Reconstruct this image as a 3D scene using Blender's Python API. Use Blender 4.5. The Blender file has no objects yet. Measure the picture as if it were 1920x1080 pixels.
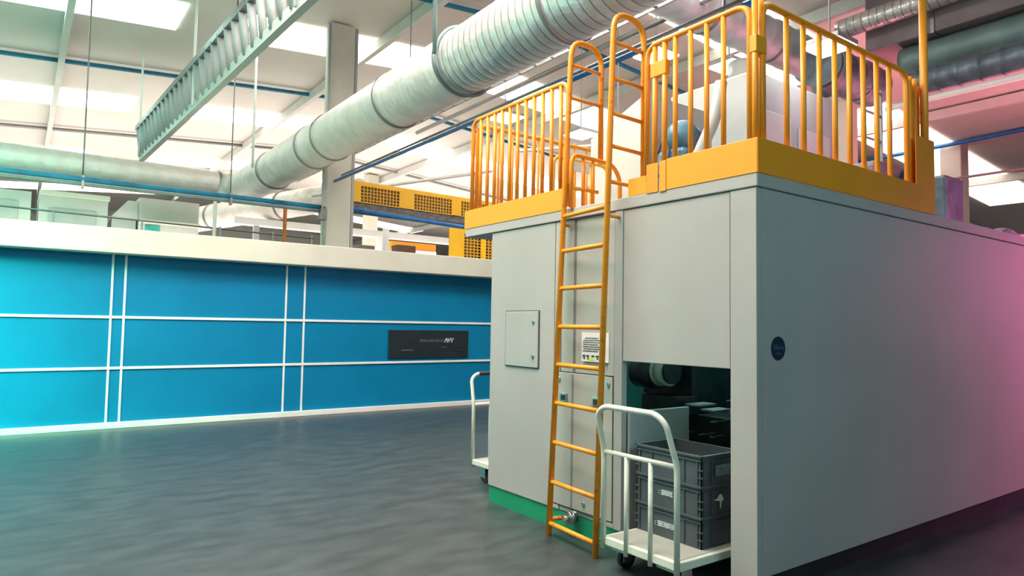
import bpy, bmesh, math, random
from mathutils import Vector, Matrix
random.seed(7)
C = bpy.context.scene.collection
S = bpy.context.scene
# ------------------------------------------------------------------ camera
cam = bpy.data.cameras.new('camera'); co = bpy.data.objects.new('camera', cam); C.objects.link(co)
YAW, PITCH, ROLL, F = 0.943, 0.0547, 0.0163, 1275.4
fw = Vector((math.cos(YAW)*math.cos(PITCH), math.sin(YAW)*math.cos(PITCH), math.sin(PITCH)))
r0 = Vector((math.sin(YAW), -math.cos(YAW), 0)); u0 = r0.cross(fw)
rt = r0*math.cos(ROLL) + u0*math.sin(ROLL); up = -r0*math.sin(ROLL) + u0*math.cos(ROLL)
m = Matrix((rt, up, -fw)).transposed().to_4x4(); m.translation = Vector((0, 0, 1.52))
co.matrix_world = m
cam.sensor_width = 36; cam.lens = F/1920*36; cam.clip_end = 300; cam.clip_start = .05
S.camera = co
S.view_settings.view_transform = 'Standard'; S.view_settings.look = 'None'
S.view_settings.gamma = 1; S.view_settings.exposure = 0.35
# ------------------------------------------------------------------ world: bright hazy daylight, teal to the left, rose to the right
w = bpy.data.worlds.new('world'); S.world = w; w.use_nodes = True
nt = w.node_tree; nt.nodes.clear()
out = nt.nodes.new('ShaderNodeOutputWorld'); bg = nt.nodes.new('ShaderNodeBackground')
tc = nt.nodes.new('ShaderNodeTexCoord'); dot = nt.nodes.new('ShaderNodeVectorMath'); dot.operation = 'DOT_PRODUCT'
dot.inputs[1].default_value = (0.81, -0.59, 0)
mr = nt.nodes.new('ShaderNodeMapRange'); mr.inputs[1].default_value = -.75; mr.inputs[2].default_value = .75
cr = nt.nodes.new('ShaderNodeValToRGB')
for i, (p, c) in enumerate([(0, (.45, .95, .85, 1)), (.32, (.92, 1, .92, 1)), (.5, (1, .95, .86, 1)), (.72, (.95, .86, .84, 1)), (1, (.95, .62, .70, 1))]):
    e = cr.color_ramp.elements[i] if i < 2 else cr.color_ramp.elements.new(p)
    e.position = p; e.color = c
L = nt.links
L.new(tc.outputs['Generated'], dot.inputs[0]); L.new(dot.outputs['Value'], mr.inputs[0]); L.new(mr.outputs[0], cr.inputs[0])
L.new(cr.outputs[0], bg.inputs[0]); bg.inputs[1].default_value = .62; L.new(bg.outputs[0], out.inputs[0])

def area(name, loc, size, energy, col, rot=(0, 0, 0)):
    l = bpy.data.lights.new(name, 'AREA'); l.shape = 'RECTANGLE'; l.size, l.size_y = size; l.energy = energy; l.color = col
    o = bpy.data.objects.new(name, l); o.location = loc; o.rotation_euler = rot; C.objects.link(o); return o
def aim(d): return Vector(d).to_track_quat('-Z', 'Y').to_euler()
area('skylight_glow_centre', (0.0, 4.2, 7.0), (4, 4), 680, (1, .86, .74))
area('teal_fill_left', (-4.6, 6.4, 4.6), (3.5, 1.5), 850, (.0, 1, .52), aim((.05, 1, -.80))).data.spread = math.radians(95)  # added teal fill that tints the left of the booth wall
area('skylight_glow_aisle', (4.2, 6.6, 7.2), (8, 1.6), 600, (1, .90, .80))
area('ceiling_fill_rear', (10.0, 26.0, 3.6), (26, 14), 2100, (1, .88, .78), (math.pi, 0, 0))  # added upward fill, brightens the far ceiling from below
area('rose_fill_right', (15.5, 4.0, 3.4), (6, 6), 420, (1, .30, .38), (math.pi, 0, 0))  # added rose fill facing up, tints the right-hand roof
area('teal_fill_left_up', (-9.0, 16.0, 3.4), (9, 14), 700, (.22, 1, .80), (math.pi, 0, 0))  # unseen teal fill facing up, colours the upper left ceiling
area('pink_fill_right_aisle', (10.6, -1.2, 2.6), (2.0, 1.2), 85, (1, .18, .50), aim((-.25, 1, -.3))).data.spread = math.radians(90)  # added pink fill for the right end of the side panel
area('blue_fill_back', (1.5, -4.2, 4.5), (5, 1.5), 205, (.44, .84, .90), aim((.55, 1, -.10)))  # added blue-green fill behind the camera, lifts the dark side panel

# ------------------------------------------------------------------ materials
MT = {}
def mat(name, col, rough=.5, metal=0, var=0, vscale=3, bump=0, bscale=40, spec=.5, stretch=(1, 1, 1), col2=None, emis=None, estr=0, detail=4, lo=.35, hi=.65):
    m = bpy.data.materials.new(name); m.use_nodes = True; n = m.node_tree; b = n.nodes['Principled BSDF']
    b.inputs['Base Color'].default_value = (*col, 1); b.inputs['Roughness'].default_value = rough; b.inputs['Metallic'].default_value = metal
    b.inputs['Specular IOR Level'].default_value = spec
    t = n.nodes.new('ShaderNodeTexCoord'); mp = n.nodes.new('ShaderNodeMapping'); mp.inputs['Scale'].default_value = stretch
    n.links.new(t.outputs['Object'], mp.inputs[0])
    if var or col2:
        nz = n.nodes.new('ShaderNodeTexNoise'); nz.inputs['Scale'].default_value = vscale; nz.inputs['Detail'].default_value = detail
        n.links.new(mp.outputs[0], nz.inputs['Vector'])
        r = n.nodes.new('ShaderNodeValToRGB'); r.color_ramp.elements[0].position = lo; r.color_ramp.elements[1].position = hi
        c2 = col2 or tuple(min(1, x*(1+var)) for x in col); c1 = col if col2 else tuple(x*(1-var) for x in col)
        r.color_ramp.elements[0].color = (*c1, 1); r.color_ramp.elements[1].color = (*c2, 1)
        n.links.new(nz.outputs[0], r.inputs[0]); n.links.new(r.outputs[0], b.inputs['Base Color'])
    if bump:
        nb = n.nodes.new('ShaderNodeTexNoise'); nb.inputs['Scale'].default_value = bscale; n.links.new(mp.outputs[0], nb.inputs['Vector'])
        bp = n.nodes.new('ShaderNodeBump'); bp.inputs['Strength'].default_value = bump; bp.inputs['Distance'].default_value = .02
        n.links.new(nb.outputs[0], bp.inputs['Height']); n.links.new(bp.outputs[0], b.inputs['Normal'])
    if emis:
        b.inputs['Emission Color'].default_value = (*emis, 1); b.inputs['Emission Strength'].default_value = estr
    MT[name] = m; return m
mat('floor', (.040, .052, .056), .36, var=.28, vscale=5, bump=.08, bscale=9, detail=9, stretch=(.6, 1.3, 1))
mat('roof', (.66, .62, .58), .7, var=.06, vscale=.6)
mat('roof_beam', (.60, .60, .57), .55, var=.04)
mat('wall', (.6, .6, .56), .8, var=.04)
mat('dark_wall', (.10, .11, .12), .8, var=.1)
mat('sky_teal', (.8, .9, .85), .5, emis=(.72, 1, .88), estr=3.2)
mat('sky_cream', (.9, .88, .8), .5, emis=(1, .95, .80), estr=3.2)
mat('sky_rose', (.9, .8, .8), .5, emis=(1, .84, .74), estr=3.0)
mat('lamp_glass', (.9, .9, .9), .4, emis=(1, .98, .94), estr=20)
mat('blue_paint', (.0, .205, .42), .5, spec=.25, var=.05, vscale=1.5, bump=.05, bscale=60)
mat('cream_paint', (.70, .70, .60), .45, var=.04, vscale=2)
mat('white_trim', (.85, .86, .84), .4, var=.03)
mat('grey_sheet', (.425, .385, .372), .42, var=.05, vscale=1.2, bump=.10, bscale=180)
mat('grey_sheet_worn', (.42, .395, .365), .42, var=.06, vscale=1.6, bump=.10, bscale=180)
mat('grey_edge', (.20, .20, .19), .5, var=.05)
mat('seam', (.04, .045, .045), .6, var=.1)
mat('green_paint', (.01, .26, .12), .42, var=.06)
mat('black_base', (.012, .016, .018), .6, var=.2)
mat('orange_paint', (.90, .30, .015), .38, var=.05, vscale=3, bump=.05, bscale=50)
mat('orange_worn', (.90, .31, .012), .42, col2=(.72, .20, .01), vscale=22, lo=.58, hi=.7, bump=.12, bscale=60)
mat('kick_paint', (.88, .33, .015), .4, col2=(.92, .60, .22), vscale=1.7, lo=.66, hi=.78, detail=3)
mat('yellow_paint', (.90, .50, .02), .45, var=.04)
mat('white_enamel', (.72, .72, .62), .35, col2=(.55, .52, .42), vscale=18, lo=.55, hi=.8, bump=.05, bscale=50)
mat('deck_plate', (.42, .42, .37), .45, col2=(.36, .35, .31), vscale=9, lo=.5, hi=.75)
mat('crate', (.070, .078, .088), .5, var=.12, vscale=6)
mat('stencil', (.75, .77, .78), .6, var=.05, vscale=90)
mat('rubber', (.02, .02, .022), .6, var=.2)
mat('steel', (.45, .46, .46), .35, metal=.9, var=.1, vscale=20)
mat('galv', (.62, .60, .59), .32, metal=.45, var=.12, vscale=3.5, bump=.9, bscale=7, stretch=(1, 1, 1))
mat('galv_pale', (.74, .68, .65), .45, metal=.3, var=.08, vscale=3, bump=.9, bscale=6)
mat('galv_seam', (.26, .26, .26), .4, metal=.7, var=.1)
mat('lagging', (.60, .66, .68), .5, metal=.2, var=.12, vscale=3, bump=.5, bscale=5)
mat('dark_lagging', (.12, .16, .20), .45, metal=.3, var=.25, vscale=4, bump=.5, bscale=8)
mat('teal_lagging', (.16, .24, .24), .5, metal=.2, var=.15, vscale=3, bump=.3, bscale=6)
mat('mauve_lagging', (.24, .19, .20), .6, metal=.1, var=.15, vscale=2, bump=.3, bscale=6)
mat('concrete', (.58, .57, .50), .7, var=.04, vscale=2)
mat('blue_pipe', (.02, .16, .45), .4, var=.15, vscale=4)
mat('blue_pipe_pale', (.01, .20, .34), .4, var=.25, vscale=3)
mat('white_machine', (.52, .53, .51), .45, var=.05, vscale=2)
mat('pale_grey', (.38, .40, .40), .5, var=.08, vscale=2)
mat('blue_machine', (.10, .22, .32), .4, var=.35, vscale=12)
mat('navy', (.02, .035, .09), .45, var=.2)
mat('purple_cloth', (.24, .16, .30), .6, var=.2, vscale=8)
mat('dark_machine', (.008, .012, .015), .35, var=.5, vscale=9)
mat('teal_machine', (.03, .32, .29), .45, var=.2, vscale=5)
mat('pale_green', (.42, .52, .44), .4, var=.06)
mat('yellow_label', (.75, .75, .02), .5, var=.05)
mat('mesh_dark', (.17, .10, .07), .7, var=.3, vscale=20)
mat('grey_belly', (.22, .20, .20), .6, col2=(.10, .10, .11), vscale=8, stretch=(1, 1, 2.5))
mat('sign_black', (.014, .026, .034), .42, var=.15)
mat('sign_grey', (.16, .22, .24), .5, var=.3, vscale=30)
mat('logo_navy', (.004, .02, .05), .4, var=.1)
mat('logo_text', (.05, .11, .16), .5, var=.1)
mat('paper', (.78, .74, .72), .6, var=.03)
mat('ink', (.09, .08, .10), .7, var=.2, vscale=60)
mat('ink_red', (.65, .04, .06), .6, var=.1)
mat('ink_navy', (.03, .03, .14), .6, var=.1)
mat('window_pane', (.7, .75, .75), .2, emis=(.9, 1, .95), estr=1.5)
mat('rust', (.55, .17, .03), .6, var=.3, vscale=30)

def seam_lines(name, period, axis='Y', dark=.42):
    n = MT[name].node_tree; b = n.nodes['Principled BSDF']; t = n.nodes['Texture Coordinate']
    wv = n.nodes.new('ShaderNodeTexWave'); wv.wave_type = 'BANDS'; wv.bands_direction = axis; wv.inputs['Scale'].default_value = .314/period
    n.links.new(t.outputs['Object'], wv.inputs[0])
    r = n.nodes.new('ShaderNodeValToRGB'); r.color_ramp.elements[0].position = .015; r.color_ramp.elements[1].position = .07
    r.color_ramp.elements[0].color = (dark, dark, dark, 1); r.color_ramp.elements[1].color = (1, 1, 1, 1)
    mx = n.nodes.new('ShaderNodeMix'); mx.data_type = 'RGBA'; mx.blend_type = 'MULTIPLY'; mx.inputs[0].default_value = 1
    src = b.inputs['Base Color'].links[0].from_socket
    n.links.new(wv.outputs['Color'], r.inputs[0]); n.links.new(src, mx.inputs[6]); n.links.new(r.outputs[0], mx.inputs[7]); n.links.new(mx.outputs[2], b.inputs['Base Color'])
seam_lines('galv', .13)

# ------------------------------------------------------------------ mesh helper
def wloc(o):
    v = Vector((0, 0, 0))
    while o is not None: v += Vector(o.location); o = o.parent
    return v
class MB:
    def __init__(s): s.bm = bmesh.new()
    def box(s, x0, x1, y0, y1, z0, z1, bev=0):
        g = bmesh.ops.create_cube(s.bm, size=1)['verts']
        for v in g: v.co = Vector(((x0+x1)/2+v.co.x*(x1-x0), (y0+y1)/2+v.co.y*(y1-y0), (z0+z1)/2+v.co.z*(z1-z0)))
        if bev:
            es = list({e for v in g for e in v.link_edges})
            bmesh.ops.bevel(s.bm, geom=es, offset=bev, segments=2, affect='EDGES', profile=.5)
        return s
    def obox(s, c, ax, ay, az, hx, hy, hz):
        g = bmesh.ops.create_cube(s.bm, size=2)['verts']
        for v in g: v.co = Vector(c)+ax*(v.co.x*hx)+ay*(v.co.y*hy)+az*(v.co.z*hz)
        return s
    def ring(s, p, t, r, n, ref):
        u = ref - t*ref.dot(t); u.normalize(); v = t.cross(u)
        return [s.bm.verts.new(p + (u*math.cos(2*math.pi*i/n)+v*math.sin(2*math.pi*i/n))*r) for i in range(n)], u
    def tube(s, pts, r, n=10, closed=False, fillet=0, rads=None, caps=True):
        pts = [Vector(p) for p in pts]
        if fillet:
            q = [pts[0]]
            for a, b, c in zip(pts, pts[1:], pts[2:]):
                d1 = (a-b); d2 = (c-b); f = min(fillet, d1.length*.49, d2.length*.49)
                p0 = b+d1.normalized()*f; p2 = b+d2.normalized()*f
                for k in range(7):
                    t = k/6; q.append(p0*(1-t)**2 + b*2*t*(1-t) + p2*t*t)
            q.append(pts[-1]); pts = q
        N = len(pts); rings = []; ref = None
        for i, p in enumerate(pts):
            if closed: t = (pts[(i+1) % N]-pts[i-1]).normalized()
            else: t = ((pts[min(i+1, N-1)]-pts[max(i-1, 0)])).normalized()
            if ref is None: ref = Vector((0, 0, 1)) if abs(t.z) < .9 else Vector((1, 0, 0))
            rg, ref = s.ring(p, t, rads[i] if rads else r, n, ref); rings.append(rg)
        for i in range(N if closed else N-1):
            a, b = rings[i], rings[(i+1) % N]
            for k in range(n):
                f = s.bm.faces.new((a[k], a[(k+1) % n], b[(k+1) % n], b[k])); f.smooth = True
        if not closed and caps:
            s.bm.faces.new(rings[0][::-1]); s.bm.faces.new(rings[-1])
        return s
    def sphere(s, c, r, sc=(1, 1, 1)):
        g = bmesh.ops.create_uvsphere(s.bm, u_segments=16, v_segments=10, radius=r)['verts']
        for v in g: v.co = Vector(c)+Vector((v.co.x*sc[0], v.co.y*sc[1], v.co.z*sc[2]))
        for f in s.bm.faces:
            if f.verts[0] in g: f.smooth = True
        return s
    def prism(s, poly, d, thick):
        d = Vector(d)*thick
        a = [s.bm.verts.new(Vector(p)) for p in poly]; b = [s.bm.verts.new(Vector(p)+d) for p in poly]
        n = len(poly); s.bm.faces.new(a[::-1]); s.bm.faces.new(b)
        for i in range(n): s.bm.faces.new((a[i], a[(i+1) % n], b[(i+1) % n], b[i]))
        return s
    def build(s, name, material, parent=None, loc=(0, 0, 0)):
        o_ = wloc(parent) if parent else Vector(loc)
        for v in s.bm.verts: v.co -= o_
        bmesh.ops.recalc_face_normals(s.bm, faces=s.bm.faces)
        me = bpy.data.meshes.new(name); s.bm.to_mesh(me); s.bm.free()
        o = bpy.data.objects.new(name, me); me.materials.append(MT[material]); C.objects.link(o)
        if parent: o.parent = parent
        else: o.location = loc
        return o
def tag(o, label=None, cat=None, group=None, kind=None):
    if label: o['label'] = label
    if cat: o['category'] = cat
    if group: o['group'] = group
    if kind: o['kind'] = kind
    return o
def thing(name, loc, label, cat, group=None):
    o = bpy.data.objects.new(name, None); o.location = loc; o.empty_display_size = .1; C.objects.link(o)
    return tag(o, label, cat, group)
def children(o): return [c for c in C.objects if c.parent is o]
def copy_tree(o, parent=None):
    ch = children(o); c = o.copy(); C.objects.link(c); c.parent = parent
    for k in ch: copy_tree(k, c)
    return c
def shift_copy(o, d):
    c = o.copy(); C.objects.link(c); c.location = Vector(o.location)+Vector(d); return c
def lab(o, t): o['label'] = t; return o

# ================================================================== SETTING
tag(MB().box(-22, 48, -5, 46, -.1, 0).build('floor', 'floor'), kind='structure')
# gabled roof, ridge along Y at x=9
def roof_z(x): return 7.52+.078*x if x < 9 else 8.22-.085*(x-9)
rf = MB(); xs = [-22, 9, 48]
rf.prism([(-22, -5, roof_z(-22)), (9, -5, roof_z(9)), (48, -5, roof_z(48)), (48, -5, roof_z(48)+.1), (9, -5, roof_z(9)+.1), (-22, -5, roof_z(-22)+.1)], (0, 1, 0), 51)
tag(rf.build('ceiling', 'roof'), kind='structure')
tag(MB().box(-22, 48, 46, 46.2, 0, 8.6).build('wall_far', 'wall'), kind='structure')
tag(MB().box(-22, 48, -5.2, -5, 0, 8.6).build('wall_back', 'dark_wall'), kind='structure')
# translucent roof strips
n = 0
def skylight(x0, x1, y0, y1, m_):
    global n; n += 1
    b = MB(); cuts = [x0] + ([9] if x0 < 9 < x1 else []) + [x1]
    for a, c in zip(cuts, cuts[1:]):
        b.prism([(a, y0, roof_z(a)-.05), (c, y0, roof_z(c)-.05), (c, y1, roof_z(c)-.05), (a, y1, roof_z(a)-.05)], (0, 0, 1), .04)
    return tag(b.build('window_%d' % n, m_), kind='structure')
skylight(-12, 2.45, 14.3, 15.7, 'sky_teal'); skylight(3.8, 8.0, 14.2, 15.7, 'sky_cream')
skylight(10.4, 15.6, 14.2, 15.7, 'sky_cream')
skylight(-10, 2.4, 21.3, 22.9, 'sky_teal'); skylight(3.6, 8.6, 21.3, 22.9, 'sky_cream'); skylight(10.0, 19, 21.3, 22.9, 'sky_cream')
skylight(-8, 1.8, 29, 30.6, 'sky_teal'); skylight(4, 9.6, 29, 30.6, 'sky_cream'); skylight(11, 24, 29, 30.6, 'sky_cream')
skylight(-6, 20, 37, 38.6, 'sky_cream')
skylight(-10, 1.5, 7.4, 8.9, 'sky_teal'); skylight(10.0, 15.5, 7.8, 9.6, 'sky_cream')
skylight(18, 30, 8.4, 10.2, 'sky_rose'); skylight(24, 42, 13, 15, 'sky_rose'); skylight(22, 40, 3.0, 4.4, 'sky_rose')
# beams and purlins under the roof
k = 0
for x in (-6.2, .55, 6.4, 12.6, 19.2, 26):
    k += 1
    tag(MB().box(x-.06, x+.06, -4.9, 45.9, roof_z(x)-.30, roof_z(x)-.06).build('trim_%d' % k, 'roof_beam'), kind='structure')
for y in (5.2, 11.6, 18.6, 25.6, 33.4):
    k += 1; b = MB()
    for a, c in ((-22, 9), (9, 48)):
        b.tube([(a, y, roof_z(a)-.12), (c, y, roof_z(c)-.12)], .055, 6)
    tag(b.build('trim_%d' % k, 'blue_pipe_pale' if y in (11.6, 18.6) else 'galv_seam'), kind='structure')

# ================================================================== BLUE BOOTH
booth = thing('blue_booth', (4, 11.2, 0), 'long low blue booth wall with white seams under a cream ledge', 'booth')
BY = 10.99
MB().box(-16, 15, BY, BY+.12, .06, 2.47).build('blue_panel', 'blue_paint', booth)
MB().box(-16, 15, BY+.12, BY+2.4, .0, 2.40).build('inner_body', 'pale_grey', booth)
MB().box(-16, 15, BY-.30, BY+2.45, 2.42, 2.765, .012).build('ledge', 'cream_paint', booth)
MB().box(-16, 15, BY-.05, BY, 0, .085, .006).build('base_strip', 'white_trim', booth)
for z, nm in ((1.535, 'rail'), (.825, 'rail')):
    MB().box(-16, 15, BY-.022, BY, z-.012, z+.026, .004).build('horizontal_trim', 'white_trim', booth)
for x in (-6.5, -6.3, -2.2, -2.0, 1.055, 1.215, 3.485, 3.785, 9.2, 9.5, 12.4, 12.6):
    MB().box(x-.014, x+.014, BY-.016, BY, .085, 2.42).build('vertical_trim', 'white_trim', booth)
# black sign on the booth
sg = thing('wall_sign', (6.1, BY-.02, .9), 'long black sign with faint grey lettering on the blue booth wall', 'sign')
MB().box(5.30, 6.95, BY-.035, BY-.002, .905, 1.405, .006).build('sign_board', 'sign_black', sg)
b = MB(); x = 5.92
rr = random.Random(3)
while x < 6.42:
    wd = rr.uniform(.012, .022); z0 = 1.19; h = rr.choice([.045, .05, .06, .045])
    yy = BY-.039
    b.box(x, x+.007, yy, yy+.005, z0, z0+h); b.box(x, x+wd, yy, yy+.005, z0+h-.008, z0+h)
    if rr.random() < .5: b.box(x+wd-.006, x+wd, yy, yy+.005, z0, z0+h)
    x += wd+.012
b.build('small_lettering', 'sign_grey', sg)
b = MB(); yy = BY-.039
def stroke(b, pts, w_, yy, d=.005):
    for (xa, za), (xb, zb) in zip(pts, pts[1:]):
        dv = Vector((xb-xa, 0, zb-za)); l = dv.length; dv.normalize(); nv = Vector((-dv.z, 0, dv.x))
        b.obox(((xa+xb)/2, yy, (za+zb)/2), dv, Vector((0, 1, 0)), nv, l/2+w_/2, d/2, w_/2)
for px, sh in ((6.43, [(0, 0), (.02, .07), (.03, .03), (.045, .075), (.055, 0)]), (6.50, [(0, 0), (.0, .07), (.03, .02), (.045, .075)]), (6.56, [(0, .075), (.02, .0), (.04, .075), (.06, .07)])):
    stroke(b, [(px+q, 1.185+r_) for q, r_ in sh], .011, yy)
b.build('bold_lettering', 'stencil', sg)
b = MB()
for z in (1.10, 1.06, 1.02): b.box(6.62, 6.84, BY-.042, BY-.03, z, z+.014)
b.build('slot', 'rubber', sg)
MB().box(5.55, 5.78, yy-.002, yy+.004, 1.04, 1.052).build('small_line', 'sign_grey', sg)
MB().box(6.35, 6.47, yy-.002, yy+.004, 1.095, 1.103).build('small_line', 'sign_grey', sg)

# ================================================================== MACHINE ENCLOSURE
CX, CY, LY, H = 3.354, 2.279, 4.93, 2.41
EX = 9.6
mc = thing('machine_enclosure', (CX, CY, 0), 'big grey sheet metal machine enclosure with green base and open bay', 'machine')
TH = .05; ZS = 2.325; ZB = .144
# front face panels (plane x=CX)
def fpanel(name, y0, y1, z0, z1, m_='grey_sheet', dx=0, th=TH):
    return MB().box(CX-dx, CX-dx+th, y0, y1, z0, z1, .004).build(name, m_, mc)
fpanel('left_panel', 4.058, LY, ZB, ZS)
fpanel('narrow_strip', 3.985, 4.052, ZB, ZS)
fpanel('sliding_panel', 3.845, 3.982, ZB, ZS, 'grey_sheet_worn', -.008)
fpanel('sliding_panel', 3.47, 3.82, ZB, ZS, 'grey_sheet_worn', -.012)
MB().box(CX+.016, CX+.04, 3.82, 3.845, ZB, ZS).build('groove', 'grey_edge', mc)
fpanel('door_post', 3.405, 3.466, ZB, ZS, 'grey_sheet')
fpanel('bay_post', 3.325, 3.40, ZB, ZS, 'grey_sheet', .006)
fpanel('upper_panel', 2.458, 3.322, 1.288, ZS)
fpanel('corner_pillar', CY, 2.453, .0, ZS, 'grey_sheet', .004)
# top slab with overhang towards the far end
MB().box(CX-.012, EX+.01, CY-.012, 5.36, ZS+.004, H, .006).build('top_slab', 'grey_sheet', mc)
MB().box(CX+.047, EX, CY, CY+TH, ZB, ZS, .002).build('side_panel', 'grey_sheet', mc)
MB().box(CX+.05, EX, LY-TH, LY, 0, ZS).build('back_panel', 'grey_sheet', mc)
MB().box(EX-TH, EX, CY+.06, LY-TH, 0, ZS).build('end_panel', 'grey_sheet', mc)
MB().box(CX+.012, CX+.045, 3.33, LY, 0, ZB-.004).build('green_plinth', 'green_paint', mc)
MB().box(CX+.05, EX, LY-.02, LY+.002, 0, ZB-.004).build('green_plinth', 'green_paint', mc)
MB().box(CX+.19, EX, CY+.07, CY+.12, 0, ZB).build('recessed_base', 'black_base', mc)
# access hatch in the left panel
h = MB().box(CX-.014, CX, 4.245, 4.685, 1.185, 1.635, .004).build('access_hatch', 'grey_sheet', mc)
b = MB().box(CX-.004, CX+.001, 4.238, 4.700, 1.178, 1.642).build('hatch_gap', 'seam', h)
for z in (1.55, 1.275):
    c = MB(); c.tube([(CX-.022, 4.305, z), (CX-.012, 4.305, z)], .016, 12); c.box(CX-.026, CX-.02, 4.300, 4.310, z-.012, z+.012); c.build('hatch_lock', 'steel', h)
# lower hatch behind the ladder
h = MB().box(CX-.004, CX+.010, 3.415, 4.045, .185, 1.172, .004).build('lower_hatch', 'grey_sheet_worn', mc)
MB().box(CX+.0, CX+.009, 3.408, 4.052, .178, 1.18).build('hatch_gap', 'seam', h)
MB().box(CX-.0055, CX, 3.822, 3.842, .19, 1.165).build('hatch_crease', 'grey_edge', h)
for (y, z) in ((3.985, 1.12), (3.455, 1.12), (3.70, .245)):
    c = MB(); c.tube([(CX-.014, y, z), (CX-.002, y, z)], .017, 12); c.box(CX-.018, CX-.012, y-.004, y+.004, z-.013, z+.013); c.build('hatch_lock', 'steel', h)
for y in (3.93, 3.575):
    c = MB(); c.box(CX-.016, CX-.002, y-.04, y+.04, .955, 1.02, .004); o = c.build('latch_plate', 'steel', h)
    MB().box(CX-.019, CX-.014, y-.028, y+.02, .967, 1.006).build('latch_slot', 'rubber', o)
# hose outlet low on the front
hz = thing('drain_valve', (3.25, 3.83, .07), 'small dirty drain valve low on the enclosure behind the ladder', 'valve')
MB().tube([(CX+.01, 3.80, .13), (CX-.05, 3.80, .13)], .032, 14).tube([(CX-.035, 3.80, .13), (CX-.06, 3.80, .13)], .046, 6).tube([(CX-.055, 3.80, .13), (CX-.10, 3.80, .13)], .022, 10).build('valve_body', 'steel', hz)
MB().tube([(CX-.04, 3.76, .175), (CX-.04, 3.76, .10)], .012, 8).tube([(CX-.04, 3.725, .178), (CX-.04, 3.795, .178)], .010, 8).build('valve_handle', 'steel', hz)
MB().tube([(CX-.06, 3.86, .12), (CX-.06, 3.955, .095)], .016, 10).build('drain_pipe', 'rust', hz)
# interior of the bay
MB().box(CX+.05, 4.02, 3.30, 3.325, 0, .945, .004).build('bay_side_plate', 'pale_grey', mc)
MB().box(4.95, 5.0, CY+.14, LY-.06, 0, 1.6).build('bay_back_wall', 'teal_machine', mc)
pr = thing('press_unit', (4.4, 3.3, 0), 'dark press unit with metal parts inside the open bay', 'machine part')
MB().box(4.25, 4.9, 2.42, 3.85, 0, .86, .02).build('press_bed', 'dark_machine', pr)
MB().box(4.22, 4.9, 3.42, 3.95, .86, 1.62, .02).build('press_frame', 'dark_machine', pr)
MB().box(4.3, 4.8, 3.985, 4.42, .78, 1.6, .01).build('control_box', 'teal_machine', pr)
MB().box(4.1, 4.5, 4.0, 4.4, .70, .78, .01).tube([(4.1, 4.2, .62), (4.1, 4.35, .70), (4.12, 4.05, .74), (4.12, 3.9, .78)], .02, 8, fillet=.05).build('bracket', 'teal_machine', pr)
MB().tube([(4.02, 3.585, 1.19), (4.02, 3.56, 1.19)], .118, 28).tube([(4.02, 3.56, 1.19), (4.02, 3.54, 1.19)], .10, 28).tube([(4.02, 3.54, 1.19), (4.02, 3.48, 1.19)], .112, 28).build('motor_drum', 'pale_green', pr)
MB().tube([(4.02, 3.48, 1.19), (4.02, 3.45, 1.19)], .095, 20).tube([(4.02, 3.8, 1.17), (4.02, 3.59, 1.17)], .12, 20).box(4.0, 4.25, 3.4, 3.75, .86, 1.0).build('drum_housing', 'dark_machine', pr)
MB().box(4.6, 4.9, 2.45, 3.3, .86, 1.5, .01).box(4.5, 4.6, 3.0, 3.1, .86, 1.4).box(4.5, 4.6, 2.7, 2.8, .86, 1.4).build('rear_guard', 'teal_machine', pr)
rr = random.Random(5)
for i in range(26):
    y = rr.uniform(2.5, 3.85); x = rr.uniform(4.05, 4.24); z = rr.choice([rr.uniform(.78, .92), rr.uniform(.88, 1.0), rr.uniform(.5, .8)])
    l = rr.uniform(.006, .03); a = rr.uniform(-.5, .5); b = MB()
    b.obox((x, y, z), Vector((1, 0, 0)), Vector((0, math.cos(a), math.sin(a))), Vector((0, -math.sin(a), math.cos(a))), .006, l, .004)
    b.box(x+.004, 4.26, y-.004, y+.004, z-.004, z+.004); b.build('metal_fitting', 'steel', pr)
for y, z in ((3.30, .955), (3.16, .93), (2.72, 1.0), (2.68, .80)):
    MB().box(4.05, 4.26, y-.06, y+.06, z-.006, z+.006).build('metal_bar', 'steel', pr)
o = MB().box(4.29, 4.30, 2.98, 3.13, 1.06, 1.20).build('warning_label', 'yellow_label', pr)
MB().box(4.286, 4.291, 3.01, 3.09, 1.085, 1.165).build('label_symbol', 'ink', o)
il = bpy.data.lights.new('bay_fill_light', 'POINT'); il.energy = 38; il.color = (.55, 1, .92); il.shadow_soft_size = .08  # added fill inside the bay, stands for no real fixture
lo_ = bpy.data.objects.new('bay_fill_light', il); lo_.location = (4.62, 3.3, 2.0); C.objects.link(lo_)
# notice sheet
ns = thing('notice_sheet', (CX-.003, 3.6, 1.28), 'white notice with printed lines stuck on the front behind the ladder', 'notice')
y1, y0 = 3.735, 3.452; z0, z1 = 1.268, 1.478
MB().box(CX-.006, CX-.0005, y0, y1, z0, z1).build('paper_sheet', 'paper', ns)
b = MB(); rr = random.Random(11)
for i in range(7):
    z = z1-.042-i*.0155; y = y1-(.04 if i == 0 else .015)-(i % 2)*.006; ye = y0+.095+rr.uniform(0, .02)
    while y > ye:
        w_ = rr.uniform(.004, .015); b.box(CX-.0075, CX-.005, y-w_, y, z-.003-rr.uniform(0, .002), z+.004); y -= w_+.003
b.build('printed_lines', 'ink', ns)
b = MB()
for c0 in ((3.515, 1.405),):
    pts = [(CX-.0075, c0[0]+.016*math.cos(a), c0[1]+.017*math.sin(a)) for a in [i*math.pi/5 for i in range(10)]]
    b.tube(pts, .0028, 6, closed=True); b.box(CX-.009, CX-.006, 3.505, 3.527, 1.403, 1.408)
b.build('red_mark', 'ink_red', ns)
b = MB()
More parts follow.
